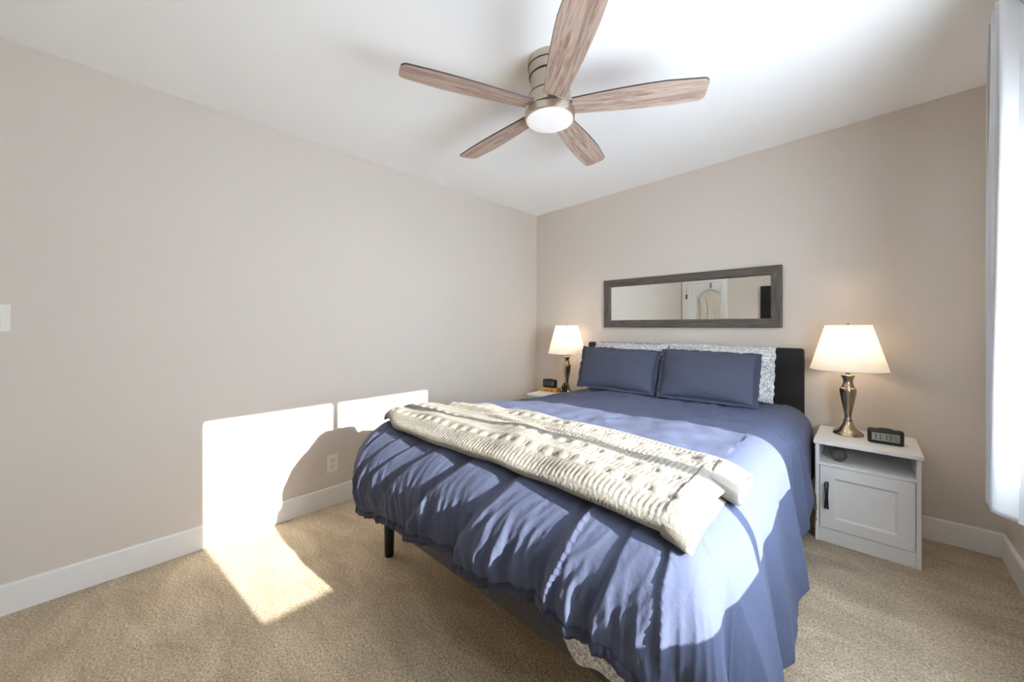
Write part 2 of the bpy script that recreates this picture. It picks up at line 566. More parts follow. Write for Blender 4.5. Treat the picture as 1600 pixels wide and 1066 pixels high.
# ------------------------------------------------------------------ ceiling fan
FX, FY = -1.100, 1.429
FZ = ceil_z(FX)
fan = thing('ceiling_fan', 'five-blade ceiling fan with weathered oak blades, nickel housing and a white light', 'ceiling fan', (FX, FY, FZ))
lathe('canopy', [(0.104, 0.004), (0.104, -0.030), (0.102, -0.036), (0.102, -0.040), (0.098, -0.075), (0.092, -0.080), (0.084, -0.130), (0.083, -0.160)], m_nickel, fan, 64)
bm = bmesh.new()
add_lathe(bm, [(0.1045, -0.0325), (0.1045, -0.0365)], 64)
add_lathe(bm, [(0.0975, -0.0765), (0.0965, -0.0800)], 64)
from_bm('seam_ring', bm, m_gap, fan, True)
mh = lathe('motor_housing', [(0.083, -0.158), (0.096, -0.162), (0.099, -0.170), (0.099, -0.226), (0.094, -0.230), (0.0, -0.230)], m_nickel, fan, 64, cap1=False)
lathe('seam_ring', [(0.0995, -0.163), (0.0995, -0.168)], m_gap, fan, 64, cap0=False, cap1=False)
lathe('seam_ring', [(0.0985, -0.228), (0.0985, -0.2405)], m_gap, fan, 64, cap0=False, cap1=False)
lathe('light_ring', [(0.099, -0.240), (0.115, -0.241), (0.118, -0.245), (0.118, -0.276), (0.115, -0.279), (0.111, -0.279), (0.111, -0.240)], m_nickel, fan, 64, cap0=False, cap1=False)
lathe('light_diffuser', [(0.111, -0.262), (0.110, -0.282), (0.100, -0.287), (0.06, -0.290), (0.0, -0.291)], m_diffuser, fan, 64, cap0=False, cap1=False)

def blade_mesh():
    n = 60
    r0, r1 = 0.108, 0.690
    top, bot = [], []
    xs = [r0 + (r1 - r0) * (0.5 - 0.5 * math.cos(PI * k / (n - 1))) for k in range(n)]
    outline_l, outline_r = [], []
    for x in xs:
        u = (x - r0) / (r1 - r0)
        wl = 0.050 + 0.022 * math.sin(min(u / 0.75, 1) * PI / 2) - 0.006 * max(0, u - .75) / .25
        wr = 0.050 + 0.026 * math.sin(min(u / 0.70, 1) * PI / 2) - 0.014 * max(0, u - .70) / .30
        e = (r1 - x)
        rc = 0.028
        cut = rc - math.sqrt(max(0, rc * rc - (rc - e) ** 2)) if e < rc else 0
        outline_l.append((x, wl - cut))
        outline_r.append((x - 0.012 * 0, -wr + cut))
    return outline_l, outline_r
def make_blade():
    ol, orr = blade_mesh()
    bm = bmesh.new()
    h = 0.003
    rings = []
    for (x, yl), (_, yr) in zip(ol, orr):
        rings.append([bm.verts.new((x, yl, h)), bm.verts.new((x, yl - 0.002, -h)), bm.verts.new((x, yr + 0.002, -h)), bm.verts.new((x, yr, h))])
    for a, b in zip(rings, rings[1:]):
        for k in range(4):
            bm.faces.new((a[k], a[(k + 1) % 4], b[(k + 1) % 4], b[k]))
    bm.faces.new(rings[0][::-1])
    bm.faces.new(rings[-1])
    return bm
m_edge = mat('dark_blade_edge', srgb(70, 58, 52), 0.6)
b0 = from_bm('blade', make_blade(), m_fanwood, fan)
b0.data.materials.append(m_edge)
for p in b0.data.polygons:
    if abs(p.normal.z) < 0.7:
        p.material_index = 1
bmi = bmesh.new()
add_box(bmi, 0.070, 0.135, -0.030, 0.030, 0.003, 0.009, 0.002)
i0 = from_bm('blade_bracket', bmi, m_nickel, b0)
for k in range(5):
    if k == 0:
        b, i = b0, i0
    else:
        b = b0.copy()
        COL.objects.link(b)
        b.parent = fan
        i = i0.copy()
        COL.objects.link(i)
        i.parent = b
    b.location = (0, 0, -0.222)
    b.rotation_euler = (math.radians(-10), 0, math.radians(30.5 + 72 * k))
    b.rotation_mode = 'XYZ'
fl = bpy.data.lights.new('fan_light', 'AREA')
fl.shape = 'DISK'
fl.size = 0.2
fl.energy = FAN_LIGHT_W
fl.color = (1.0, 0.96, 0.90)
flo = bpy.data.objects.new('fan_light', fl)
COL.objects.link(flo)
flo.parent = fan
flo.location = (0, 0, -0.296)

# ------------------------------------------------------------------ mirror
mx0, mx1, mz0, mz1, fw = -1.812, -0.428, 1.210, 1.650, 0.066
mi = thing('wall_mirror', 'long wall mirror in a dark grey wood frame above the headboard', 'mirror', ((mx0 + mx1) / 2, YB, mz0))
W2, H = (mx1 - mx0) / 2, mz1 - mz0
def frame_side(pts, m):
    bm = bmesh.new()
    # pts: outer a, outer b, inner b, inner a in (x, z); bevelled section: outer edge low, face raised
    (ax, az), (bx, bz), (cx, cz), (dx, dz) = pts
    def lerp(p, q, t):
        return (p[0] + (q[0] - p[0]) * t, p[1] + (q[1] - p[1]) * t)
    secs = [(0.0, 0.0), (0.0, -0.026), (0.12, -0.030), (0.85, -0.026), (1.0, -0.020), (1.0, -0.004)]
    A = [bm.verts.new((lerp(pts[0], pts[3], t)[0], y, lerp(pts[0], pts[3], t)[1])) for t, y in secs]
    B = [bm.verts.new((lerp(pts[1], pts[2], t)[0], y, lerp(pts[1], pts[2], t)[1])) for t, y in secs]
    for k in range(len(secs) - 1):
        bm.faces.new((A[k], A[k + 1], B[k + 1], B[k]))
    return from_bm('frame_side', bm, m, mi)
o_ = [(-W2, 0), (W2, 0), (W2, H), (-W2, H)]
i_ = [(-W2 + fw, fw), (W2 - fw, fw), (W2 - fw, H - fw), (-W2 + fw, H - fw)]
for k in range(4):
    frame_side([o_[k], o_[(k + 1) % 4], i_[(k + 1) % 4], i_[k]], m_framewood if k % 2 == 0 else m_framewood_v)
box('mirror_glass', (-W2 + fw - .004, W2 - fw + .004, -0.012, -0.008, fw - .004, H - fw + .004), m_mirror, mi)
box('backing', (-W2 + .004, W2 - .004, -0.007, 0.0, .004, H - .004), m_black, mi)

# ------------------------------------------------------------------ nightstands
NSW, NSD, NSH = 0.430, 0.430, 0.572
def make_nightstand(loc, label):
    """origin: floor, middle of the front"""
    t = thing('nightstand', label, 'nightstand', loc, 0, 'white nightstands beside the bed')
    w = NSW / 2 - 0.008
    box('top_board', (-NSW / 2, NSW / 2, -0.012, NSD, NSH - 0.020, NSH), m_white, t, 0.003)
    box('side_panel', (-w, -w + 0.018, 0.0, NSD, 0, NSH - 0.020), m_white, t, 0.0015)
    box('side_panel', (w - 0.018, w, 0.0, NSD, 0, NSH - 0.020), m_white, t, 0.0015)
    box('back_panel', (-w + 0.018, w - 0.018, NSD - 0.012, NSD - 0.004, 0.05, NSH - 0.02), m_white, t)
    box('shelf', (-w + 0.018, w - 0.018, 0.003, NSD - 0.012, 0.432, 0.450), m_white, t, 0.001)
    box('bottom_board', (-w + 0.018, w - 0.018, 0.02, NSD - 0.012, 0.070, 0.086), m_white, t)
    box('plinth', (-w + 0.018, w - 0.018, 0.008, 0.022, 0.0, 0.078), m_white, t, 0.001)
    bm = bmesh.new()
    dx0, dx1, dz0, dz1 = -w + 0.021, w - 0.021, 0.082, 0.429
    fr = 0.062
    add_box(bm, dx0, dx0 + fr, 0.001, 0.019, dz0, dz1, 0.0015)
    add_box(bm, dx1 - fr, dx1, 0.001, 0.019, dz0, dz1, 0.0015)
    add_box(bm, dx0 + fr - .001, dx1 - fr + .001, 0.001, 0.019, dz0, dz0 + fr, 0.0015)
    add_box(bm, dx0 + fr - .001, dx1 - fr + .001, 0.001, 0.019, dz1 - fr, dz1, 0.0015)
    # sloped bead and recessed panel
    ox0, ox1, oz0, oz1, s = dx0 + fr, dx1 - fr, dz0 + fr, dz1 - fr, 0.010
    A = [bm.verts.new(p) for p in ((ox0, 0.002, oz0), (ox1, 0.002, oz0), (ox1, 0.002, oz1), (ox0, 0.002, oz1))]
    B = [bm.verts.new(p) for p in ((ox0 + s, 0.010, oz0 + s), (ox1 - s, 0.010, oz0 + s), (ox1 - s, 0.010, oz1 - s), (ox0 + s, 0.010, oz1 - s))]
    for k in range(4):
        bm.faces.new((A[k], A[(k + 1) % 4], B[(k + 1) % 4], B[k]))
    bm.faces.new(B)
    door = from_bm('door', bm, m_white, t)
    hx = dx0 + 0.030
    bm = bmesh.new()
    for sx in (-0.004, 0.004):
        add_tube(bm, [(hx + sx, 0.001, 0.195), (hx + sx * 1.5, -0.022, 0.200), (hx + sx * .6, -0.026, 0.268), (hx + sx * 1.5, -0.022, 0.336), (hx + sx, 0.001, 0.341)], 0.0045, 8)
    from_bm('handle', bm, m_black, door, True)
    return t
NS_Y = 2.762
ns = make_nightstand((-0.007, NS_Y, 0), 'white nightstand right of the bed, near the curtain, with a black door pull')
bm = bmesh.new()
_r2 = np.random.RandomState(3)
_prev = None
for k in range(25):
    z = 0.085 + 0.185 * k / 24
    wd = 0.001 + (0.004 + 0.007 * _r2.rand()) * math.sin(PI * k / 24) ** 0.6
    q = [bm.verts.new(p) for p in ((-0.2078, 0.010, z), (-0.2078, -0.0012, z), (-0.2078 + wd, -0.0016, z), (-0.2078 + wd + .0008, 0.002, z))]
    if _prev:
        for j in range(3):
            bm.faces.new((_prev[j], _prev[j + 1], q[j + 1], q[j]))
    _prev = q
o = from_bm('chipped_edge', bm, m_chip, ns)
o['label'] = 'worn patch of bare brown board on the front edge'
ns2 = make_nightstand((-2.178, NS_Y, 0), 'white nightstand in the far corner left of the bed, mostly hidden')

# ------------------------------------------------------------------ lamps
LAMP_PROF = [(0.0, 0.0), (0.070, 0.0), (0.072, 0.006), (0.070, 0.012), (0.060, 0.022), (0.046, 0.032), (0.034, 0.046), (0.026, 0.064), (0.021, 0.080), (0.0225, 0.084), (0.0225, 0.092),
             (0.018, 0.095), (0.0155, 0.102), (0.018, 0.125), (0.0235, 0.160), (0.030, 0.195), (0.0365, 0.232), (0.0395, 0.256), (0.0400, 0.268), (0.0385, 0.278), (0.031, 0.284), (0.0300, 0.292),
             (0.0255, 0.300), (0.0225, 0.312), (0.0225, 0.324), (0.0265, 0.338), (0.0330, 0.350), (0.0340, 0.354), (0.030, 0.358), (0.014, 0.362), (0.012, 0.364), (0.012, 0.376), (0.016, 0.378), (0.016, 0.40), (0.0, 0.40)]
def make_lamp(loc, label):
    t = thing('table_lamp', label, 'lamp', loc, 0, 'matching bedside lamps')
    lathe('lamp_base', LAMP_PROF, m_lampmetal, t, 48, cap0=False, cap1=False)
    bm = bmesh.new()
    add_lathe(bm, [(0.180, 0.388), (0.107, 0.655)], 64, cap0=False, cap1=False)
    sh = from_bm('lamp_shade', bm, m_shade, t, True)
    for nm, r, z in (('bottom_rim', 0.180, 0.388), ('top_rim', 0.107, 0.655)):
        bm = bmesh.new()
        add_tube(bm, [(r * math.cos(2 * PI * k / 64), r * math.sin(2 * PI * k / 64), z) for k in range(65)], 0.0022, 6, False)
        from_bm(nm, bm, m_shade, sh, True)
    bm = bmesh.new()
    bmesh.ops.create_uvsphere(bm, u_segments=24, v_segments=16, radius=0.030, matrix=Matrix.Translation((0, 0, 0.47)))
    from_bm('bulb', bm, m_bulb, t, True)
    bm = bmesh.new()
    for s in (-1, 1):
        add_tube(bm, [(s * 0.012, 0, 0.395), (s * 0.045, 0, 0.43), (s * 0.05, 0, 0.52), (s * 0.03, 0, 0.60), (0, 0, 0.645)], 0.0018, 6)
    for k in range(3):
        a = 2 * PI * k / 3 + .4
        add_tube(bm, [(0, 0, 0.645), (0.1065 * math.cos(a), 0.1065 * math.sin(a), 0.654)], 0.0016, 6)
    from_bm('harp', bm, m_lampmetal, t, True)
    lathe('finial', [(0.0, 0.643), (0.006, 0.645), (0.004, 0.652), (0.007, 0.658), (0.005, 0.665), (0.0, 0.667)], m_lampmetal, t, 16, cap0=False, cap1=False)
    l = bpy.data.lights.new('bulb_light', 'POINT')
    l.energy = LAMP_W
    l.color = (1.0, 0.80, 0.58)
    l.shadow_soft_size = 0.034
    lo = bpy.data.objects.new('bulb_light', l)
    COL.objects.link(lo)
    lo.parent = t
    lo.location = (0, 0, 0.52)
    return t
make_lamp((-0.081, 3.020, NSH), 'lit table lamp with ivory shade beside the clock reading 11:13')
make_lamp((-2.108, 3.010, NSH), 'lit table lamp with ivory shade in the far corner left of the bed')

# ------------------------------------------------------------------ clocks and small things
SEG = {'0': 'abcdef', '1': 'bc', '2': 'abged', '3': 'abgcd', '5': 'afgcd'}
def digit(bm, ch, x, z, w, h, y, th):
    for s in SEG[ch]:
        b = {'a': (x, x + w, z + h - th, z + h), 'd': (x, x + w, z, z + th), 'g': (x, x + w, z + h / 2 - th / 2, z + h / 2 + th / 2),
             'b': (x + w - th, x + w, z + h / 2, z + h), 'c': (x + w - th, x + w, z, z + h / 2), 'f': (x, x + th, z + h / 2, z + h), 'e': (x, x + th, z, z + h / 2)}[s]
        add_box(bm, b[0], b[1], y - 0.0006, y, b[2], b[3])
def make_clock(loc, rotz, label, on):
    t = thing('alarm_clock', label, 'clock', loc, rotz, 'black digital alarm clocks')
    bm = bmesh.new()
    add_box(bm, -0.072, 0.072, -0.024, 0.024, 0.0, 0.080, 0.012, 4)
    from_bm('clock_case', bm, m_blackplastic, t, True)
    box('snooze_bar', (-0.028, 0.028, -0.010, 0.012, 0.079, 0.084), m_blackplastic, t, 0.002)
    box('display', (-0.055, 0.055, -0.0256, -0.0236, 0.018, 0.060), m_lcd if on else m_lcd_off, t, 0.0006)
    bm = bmesh.new()
    y = -0.0257
    for ch, x in (('1', -0.049), ('1', -0.031), ('1', -0.006), ('3', 0.012)):
        digit(bm, ch, x, 0.025, 0.012, 0.028, y, 0.0034)
    add_box(bm, -0.0130, -0.0105, y - .0006, y, 0.031, 0.0335)
    add_box(bm, -0.0130, -0.0105, y - .0006, y, 0.044, 0.0465)
    from_bm('digits', bm, m_digit, t)
    bm = bmesh.new()
    for x, z, w, h in ((0.031, 0.046, 0.018, 0.006), (0.031, 0.036, 0.007, 0.006), (0.041, 0.036, 0.008, 0.006), (0.031, 0.026, 0.018, 0.006)):
        add_box(bm, x, x + w, y - .0005, y, z, z + h)
    from_bm('display_icons', bm, m_icon, t)
    return t
make_clock((0.075, 2.925, NSH), math.radians(2), 'black digital clock reading 11:13 on the nightstand right of the bed', True)
bx = thing('wooden_box', 'low yellow wooden box under the clock on the far left nightstand', 'box', (-2.285, 2.99, NSH), math.radians(8))
box('box_body', (-0.088, 0.088, -0.05, 0.05, 0, 0.034), m_yellowwood, bx, 0.002)
box('lid', (-0.090, 0.090, -0.052, 0.052, 0.0345, 0.042), m_yellowwood, bx, 0.002)
bm = bmesh.new()
for a in (0.7, -0.7):
    add_box(bm, -0.012, 0.012, -0.0525, -0.0495, -0.002, 0.002, mtx=Matrix.Translation((-0.01, 0, 0.017)) @ Matrix.Rotation(a, 4, 'Y'))
from_bm('cross_inlay', bm, m_inlay, bx)
box('bar_inlay', (-0.045, -0.028, -0.0512, -0.0495, 0.014, 0.020), m_inlay, bx)
box('square_inlay', (0.030, 0.042, -0.0512, -0.0495, 0.010, 0.025), m_inlay, bx)
make_clock((-2.285, 2.975, NSH + 0.042), math.radians(8), 'black clock with a dark display on the yellow box in the far corner', False)

orn = thing('ornament', 'small dark ornament with upright prongs beside the far left lamp', 'ornament', (-2.050, 2.89, NSH))
lathe('ornament_base', [(0.0, 0), (0.024, 0), (0.026, 0.03), (0.022, 0.045), (0.0, 0.046)], m_dark, orn, 24, cap0=False, cap1=False)
for dx, h, r in ((0, 0.125, 0.011), (-0.024, 0.10, 0.008), (0.024, 0.105, 0.008)):
    lathe('prong', [(r * .8, 0.04), (r, 0.06), (r, h - 0.012), (r * .7, h - .004), (0.0, h)], m_dark, orn, 16, cx=dx, cap1=False)

spk = thing('smart_speaker', 'round grey fabric speaker on the open shelf of the right nightstand', 'speaker', (-0.117, 2.85, 0.4505))
bm = bmesh.new()
prof = [(0.0, 0), (0.021, 0.0)] + [(0.038 * math.sin(a) ** 0.85 if a < PI - .01 else 0.0, 0.036 - 0.036 * math.cos(a)) for a in np.linspace(0.65, PI, 18)]
add_lathe(bm, prof, 40, cap0=False, cap1=False)
from_bm('speaker_body', bm, m_greycloth, spk, True)
box('power_socket', (-0.006, 0.006, -0.0368, -0.028, 0.016, 0.023), m_slot, spk, 0.001)

# ------------------------------------------------------------------ bed
BX0, BX1, BY0, BY1 = -1.905, -0.325, 0.955, 3.10
BXC = (BX0 + BX1) / 2
bed = thing('bed', 'queen bed with a black upholstered headboard and dark grey rails on black legs', 'bed', (BXC, BY0, 0))
bw = (BX1 - BX0) / 2
bm = bmesh.new()
add_box(bm, -0.815, 0.815, 2.145, 2.225, 0.20, 1.072, 0.018, 4)
o = from_bm('headboard', bm, m_headboard, bed, True)
o['label'] = 'black upholstered headboard'
for sx in (-1, 1):
    bm = bmesh.new()
    add_box(bm, min(sx * bw, sx * (bw - 0.035)), max(sx * bw, sx * (bw - 0.035)), 0.035, 2.15, 0.205, 0.365, 0.010, 3)
    from_bm('side_rail', bm, m_rail, bed, True)
bm = bmesh.new()
add_box(bm, -bw, bw, 0.0, 0.035, 0.205, 0.365, 0.010, 3)
from_bm('foot_rail', bm, m_rail, bed, True)
for x in (-bw + 0.055, bw - 0.055):
    for y in (0.055, 2.05):
        lathe('leg', [(0.0235, 0.0), (0.0235, 0.008), (0.0245, 0.012), (0.0265, 0.212)], m_black, bed, 24, cx=x, cy=y)
bm = bmesh.new()
for k in range(12):
    add_box(bm, -bw + 0.036, bw - 0.036, 0.08 + k * 0.17, 0.15 + k * 0.17, 0.30, 0.318)
from_bm('slats', bm, m_yellowwood, bed)
bm = bmesh.new()
add_box(bm, BX0 + 0.04, BX1 - 0.04, BY0 + 0.045, BY1 - 0.03, 0.320, 0.620, 0.05, 5)
tag(from_bm('mattress', bm, m_mattress, None, True), 'white mattress under the blue duvet on the bed frame', 'mattress')

# patterned sheet: over the mattress and hanging a little at the foot
nu, nv = 120, 140
u, v = np.meshgrid(np.linspace(0, 1, nu), np.linspace(0, 1, nv))
x = BX0 + 0.045 + u * (BX1 - BX0 - 0.09)
oF = 0.30 + 0.10 * sstep(-0.74, -0.60, x) * (1 - sstep(-0.50, -0.40, x)) + 0.02 * pnoise(x * 8, x * 0 + .3)
s = v * (2.0 + oF)
Lh = np.clip(oF - s, 0, None)
R = 0.06
phi = np.clip(Lh / R, 0, PI / 2)
y = np.where(s >= oF, BY0 + 0.035 + (s - oF), BY0 + 0.035 - R * np.sin(phi)) - 0.012 * sstep(0.05, 0.3, Lh) - 0.01 * pnoise(x * 14, Lh * 5) * sstep(0.05, 0.3, Lh)
z = 0.628 - R * (1 - np.cos(phi)) - np.clip(Lh - R * PI / 2, 0, None)
sh = grid_mesh('bed_sheet', np.stack([x, y, z], -1), m_pattern)
tag(sh, 'white patterned sheet peeking out under the duvet hem at the foot of the bed', 'sheet')

# ------------------------------------------------------------------ duvet
DZ = 0.728
INS = 0.07
FXL, FXR, FYF = BX0 + INS, BX1 - INS, BY0 + 0.138       # flat region limits
RX, RY, THM = 0.150, 0.270, math.radians(84)

def duvet_top(x, y):
    """smooth height of the duvet top"""
    x = np.asarray(x, float); y = np.asarray(y, float)
    z = DZ + 0.012 * np.cos((x - BXC) / 0.785 * PI / 2) + 0.010 * pnoise(x * 1.7, y * 1.7, 3) + 0.008 * pnoise(x * 4, y * 4, 4)
    z = z - 0.055 * sstep(-1.35, -1.85, x) * sstep(1.5, 2.2, y)
    z = z - 0.015 * sstep(2.35, 2.75, y) - 0.01 * sstep(1.4, 0.9, y)
    return z

def hang(Ls, R, thm=THM):
    phi = np.clip(Ls / R, 0, thm)
    rest = np.clip(Ls - R * thm, 0, None)
    return R * np.sin(phi) + rest * np.cos(thm), R * (1 - np.cos(phi)) + rest * np.sin(thm), phi
THF = math.radians(102)                 # at the foot the cloth tucks back under itself

nu, nv = 520, 560
uu = np.concatenate([np.linspace(-1, 0, 110, endpoint=False), np.linspace(0, 1, 270, endpoint=False), np.linspace(1, 2, 140)])
vv = np.concatenate([np.linspace(-1, 0, 170, endpoint=False), np.linspace(0, 1, 390)])
U, V = np.meshgrid(uu, vv)
x0 = FXL + np.clip(U, 0, 1) * (FXR - FXL)
y0 = FYF + np.clip(V, 0, 1) * (2.98 - FYF)
exL = np.clip(-U, 0, 1) * (0.50 - 0.06 * sstep(1.5, 2.8, y0))
oR = 0.735 - 0.05 * sstep(1.4, 2.2, y0) - 0.19 * sstep(2.0, 2.65, y0) + 0.02 * pnoise(y0 * 2.5, y0 * 0, 7)
exR = np.clip(U - 1, 0, 1) * oR
HEM_X = np.array([-1.835, -1.737, -1.47, -1.23, -1.10, -1.07, -0.833, -0.676, -0.529, -0.458, -0.395])
HEM_Z = np.array([0.29, 0.30, 0.339, 0.359, 0.380, 0.353, 0.384, 0.4156, 0.405, 0.415, 0.39])
hz = np.interp(x0, HEM_X, HEM_Z) + 0.010
oF = RY * THF + (DZ - 0.01 - hz - RY * (1 - math.cos(THF))) / math.sin(THF) + 0.005 * pnoise(x0 * 6, x0 * 0, 8)
ey = np.clip(-V, 0, 1) * oF
ex = exR - exL
# the far foot corner is tucked, so its cloth does not hang in a point
mm = np.maximum(exL, ey) / np.maximum(np.sqrt(exL ** 2 + ey ** 2), 1e-9)
mm = np.where((exL > 0) & (ey > 0), mm, 1.0)
ex = ex * mm
ey = ey * mm
Ltot = np.sqrt(ex ** 2 + ey ** 2)
safe = np.where(Ltot > 1e-9, Ltot, 1)
nx, ny = ex / safe, -ey / safe
Rr = RX * nx ** 2 + RY * ny ** 2
Rr = np.where(Ltot > 1e-9, Rr, RX)
thm = np.where(ex > 0, THM + (THF - THM) * np.clip(ny ** 2 * 2 - 1, 0, 1), THM + (THF - THM) * ny ** 2)
hh, dd, phi = hang(Ltot, Rr, thm)
# signed distance (negative on the top) to the rounded edges
inside = np.minimum(np.minimum(x0 - FXL, FXR - x0), y0 - FYF)
dFoot = np.where(ey > 0, ey, -(y0 - FYF))
dRight = np.where(exR > 0, exR, -(FXR - x0))
Ls = np.where(Ltot > 1e-9, Ltot, -inside)
th = np.arctan2(-ny, np.abs(nx) + 1e-9)                  # 0 on the sides, pi/2 at the foot
footw = np.where(Ltot > 1e-9, np.sin(th) ** 2, sstep(-0.45, 0.0, dFoot))
sidew = 1 - footw
# coordinate along the hem
c = 0.28
sp = np.where(ex > 0, (FYF - y0) + c * th, c * PI / 2 + (FXR - x0))
sp = np.where((ex <= 0), c * PI / 2 + (FXR - x0) + np.where(ex < 0, c * (PI / 2 - th) + (y0 - FYF), 0), sp)
# folds: long, slanting, growing towards the hem
sk = sp - 0.42 * np.clip(Ls, -0.35, 1.0) + 0.05 * pnoise(sp * 3, Ls * 3, 21)
def ridge(n):
    return 1 - np.clip(np.abs(n) * 2.1, 0, 1)
big = pnoise(sk * 4.2, Ls * 1.1, 5)
med = ridge(pnoise(sk * 7.5, Ls * 1.6 + 3, 6)) - 0.45
sml = ridge(pnoise(sk * 19, Ls * 3.5, 9)) - 0.45
gath = pnoise(sp * 55, Ls * 3, 12)
hemL = Ls / np.maximum(np.where(np.abs(ex) > ey, np.where(ex > 0, oR, 0.47), oF), 0.1)
ampf = sstep(-0.22, 0.32, Ls)
fine = ridge(pnoise(sk * 34 + 2 * big, Ls * 7, 44)) - 0.45
msk = np.clip(0.75 + 0.9 * pnoise(sp * 2.3, Ls * 2.0, 51), 0.25, 1.5)
pleat = ridge(pnoise(sp * 12 + 0.6 * pnoise(sp * 3, Ls * 4, 61), Ls * 1.2, 62)) - 0.5
pleat2 = ridge(pnoise(sp * 26, Ls * 2.0, 63)) - 0.5
lo = sstep(0.22, 0.44, Ls)
D = footw * np.where(x0 < -1.5, 0.8, 1.0) * ((0.25 + 0.75 * lo) * ampf * (0.019 * big + 0.010 * med * msk + 0.0015 * fine) + sstep(0.05, 0.35, Ls) * 0.004 * sml * msk
     + lo * (0.024 * pleat * msk + 0.008 * pleat2)) * (1 - 0.45 * sstep(0.85, 1.0, hemL)) + footw * sstep(0.72, 1.0, hemL) * 0.006 * gath
# deep creases that run down from the throw and lean towards the far side; broad facets rise from one crease to the next
CR = [(-0.10, 0.0, 0.4), (-0.30, 0.1, 0.8), (-0.415, 0.18, 1.0), (-0.535, 0.22, 1.0), (-0.775, 0.55, 1.0), (-0.985, 0.75, 1.1), (-1.20, 0.85, 0.9), (-1.36, 0.80, 1.0), (-1.50, 0.72, 0.8), (-1.66, 0.6, 0.9), (-1.86, 0.5, 0.6), (-2.2, 0.4, 0.5)]
env = sstep(-0.10, 0.14, Ls) * (1 - 0.55 * sstep(0.34, 0.50, Ls)) * footw * (ex >= 0)
pos = [c * PI / 2 + (FXR - xt) + ln * np.clip(Ls, -0.1, 0.6) + 0.014 * pnoise(Ls * 6, Ls * 0 + xt * 9, 71) for xt, ln, _ in CR]
for k in range(len(CR) - 1):
    gap = pos[k + 1] - pos[k]
    t = (sp - pos[k]) / gap
    drop = 0.17
    saw = np.where(t < drop, 0.5 - sstep(0, drop, t), -0.5 + (np.clip(t, drop, 1) - drop) / (1 - drop))
    saw = saw + 0.10 * np.sin(PI * np.clip(t, 0, 1))
    D = D + env * np.where((t >= 0) & (t < 1), saw * (0.075 + 0.11 * sstep(0.22, 0.48, Ls)) * gap * (CR[k][2] * (1 - t) + CR[k + 1][2] * t), 0)
# the side: a few broad soft folds
skr = sp + 0.16 * Ls
bigr = pnoise(skr * 3.1, Ls * 0.8, 15)
medr = ridge(pnoise(skr * 5.2, Ls * 0.9, 16)) - 0.4
D = D + sidew * sstep(0.0, 0.55, Ls) * (0.050 * bigr + 0.022 * medr) * np.where(ex > 0, 1 - 0.75 * sstep(2.2, 2.65, y0), 0.5)
# strong cone folds round the window-side foot corner
corn = np.sin(2 * th) * (ex > 0)
D = D + corn * sstep(0.15, 0.6, Ls) * 0.050 * np.cos(th * 7.0 + 0.6)
# slack creases on top towards the foot and shallow dimples near the pillows
topw = np.where(Ltot > 1e-9, 0, 1.0)
crs = ridge(pnoise(x0 * 5 + 1.5 * pnoise(x0 * 2, y0 * 2, 31), y0 * 9, 32)) - 0.5
D = D + topw * (0.006 * crs * (0.4 + sstep(2.1, 2.5, y0)) + 0.006 * pnoise(x0 * 9, y0 * 9, 33))
zt = duvet_top(x0, y0)
outx = nx * np.sin(phi)
outy = ny * np.sin(phi)
X = x0 + nx * hh + outx * D
Y = y0 + ny * hh + outy * D
Z = zt - dd + np.cos(phi) * D
# settle on the carpet instead of passing through it
low = np.clip(0.02 - Z, 0, None)
Z = np.maximum(Z, 0.012 + 0.1 * 0)
X = X + nx * low * 0.5
Y = Y + ny * low * 0.5
# keep clear of the nightstands
lim = -0.236 - 0.0 * Y
k = sstep(2.60, 2.72, Y)
X = np.where(ex > 0, X * (1 - k) + np.minimum(X, lim) * k, X)
k = k * (Z < 0.66)
X = np.where(ex < 0, X * (1 - k) + np.maximum(X, -1.948) * k, X)
duvet = thing('duvet', 'puffy blue cotton duvet draped over the bed and down to the carpet at one corner', 'duvet', (0, 0, 0))
DP = np.stack([X, Y, Z], -1)
dv = grid_mesh('duvet_cover', DP, m_duvet, duvet)
so = dv.modifiers.new('thickness', 'SOLIDIFY')
so.thickness = 0.012
so.offset = -1
# hem band along the foot
hb = DP[0, 60:470, :]
hn = np.stack([nx[0, 60:470], ny[0, 60:470], 0 * nx[0, 60:470]], -1)
prof = [(0.004, 0.012), (0.007, -0.010), (0.002, -0.022), (-0.010, -0.020), (-0.012, 0.004)]
wob = 0.004 * pnoise(np.arange(hb.shape[0]) * 0.35, np.arange(hb.shape[0]) * 0.0, 40)
HP = np.stack([hb + hn * (a + wob[:, None]) + np.array([0, 0, 1.0]) * b for a, b in prof], 1)
HP[..., 2] = np.maximum(HP[..., 2], 0.006)
hm = grid_mesh('hem_band', HP, m_hem, duvet, closed_u=True)
hm['label'] = 'darker gathered hem'

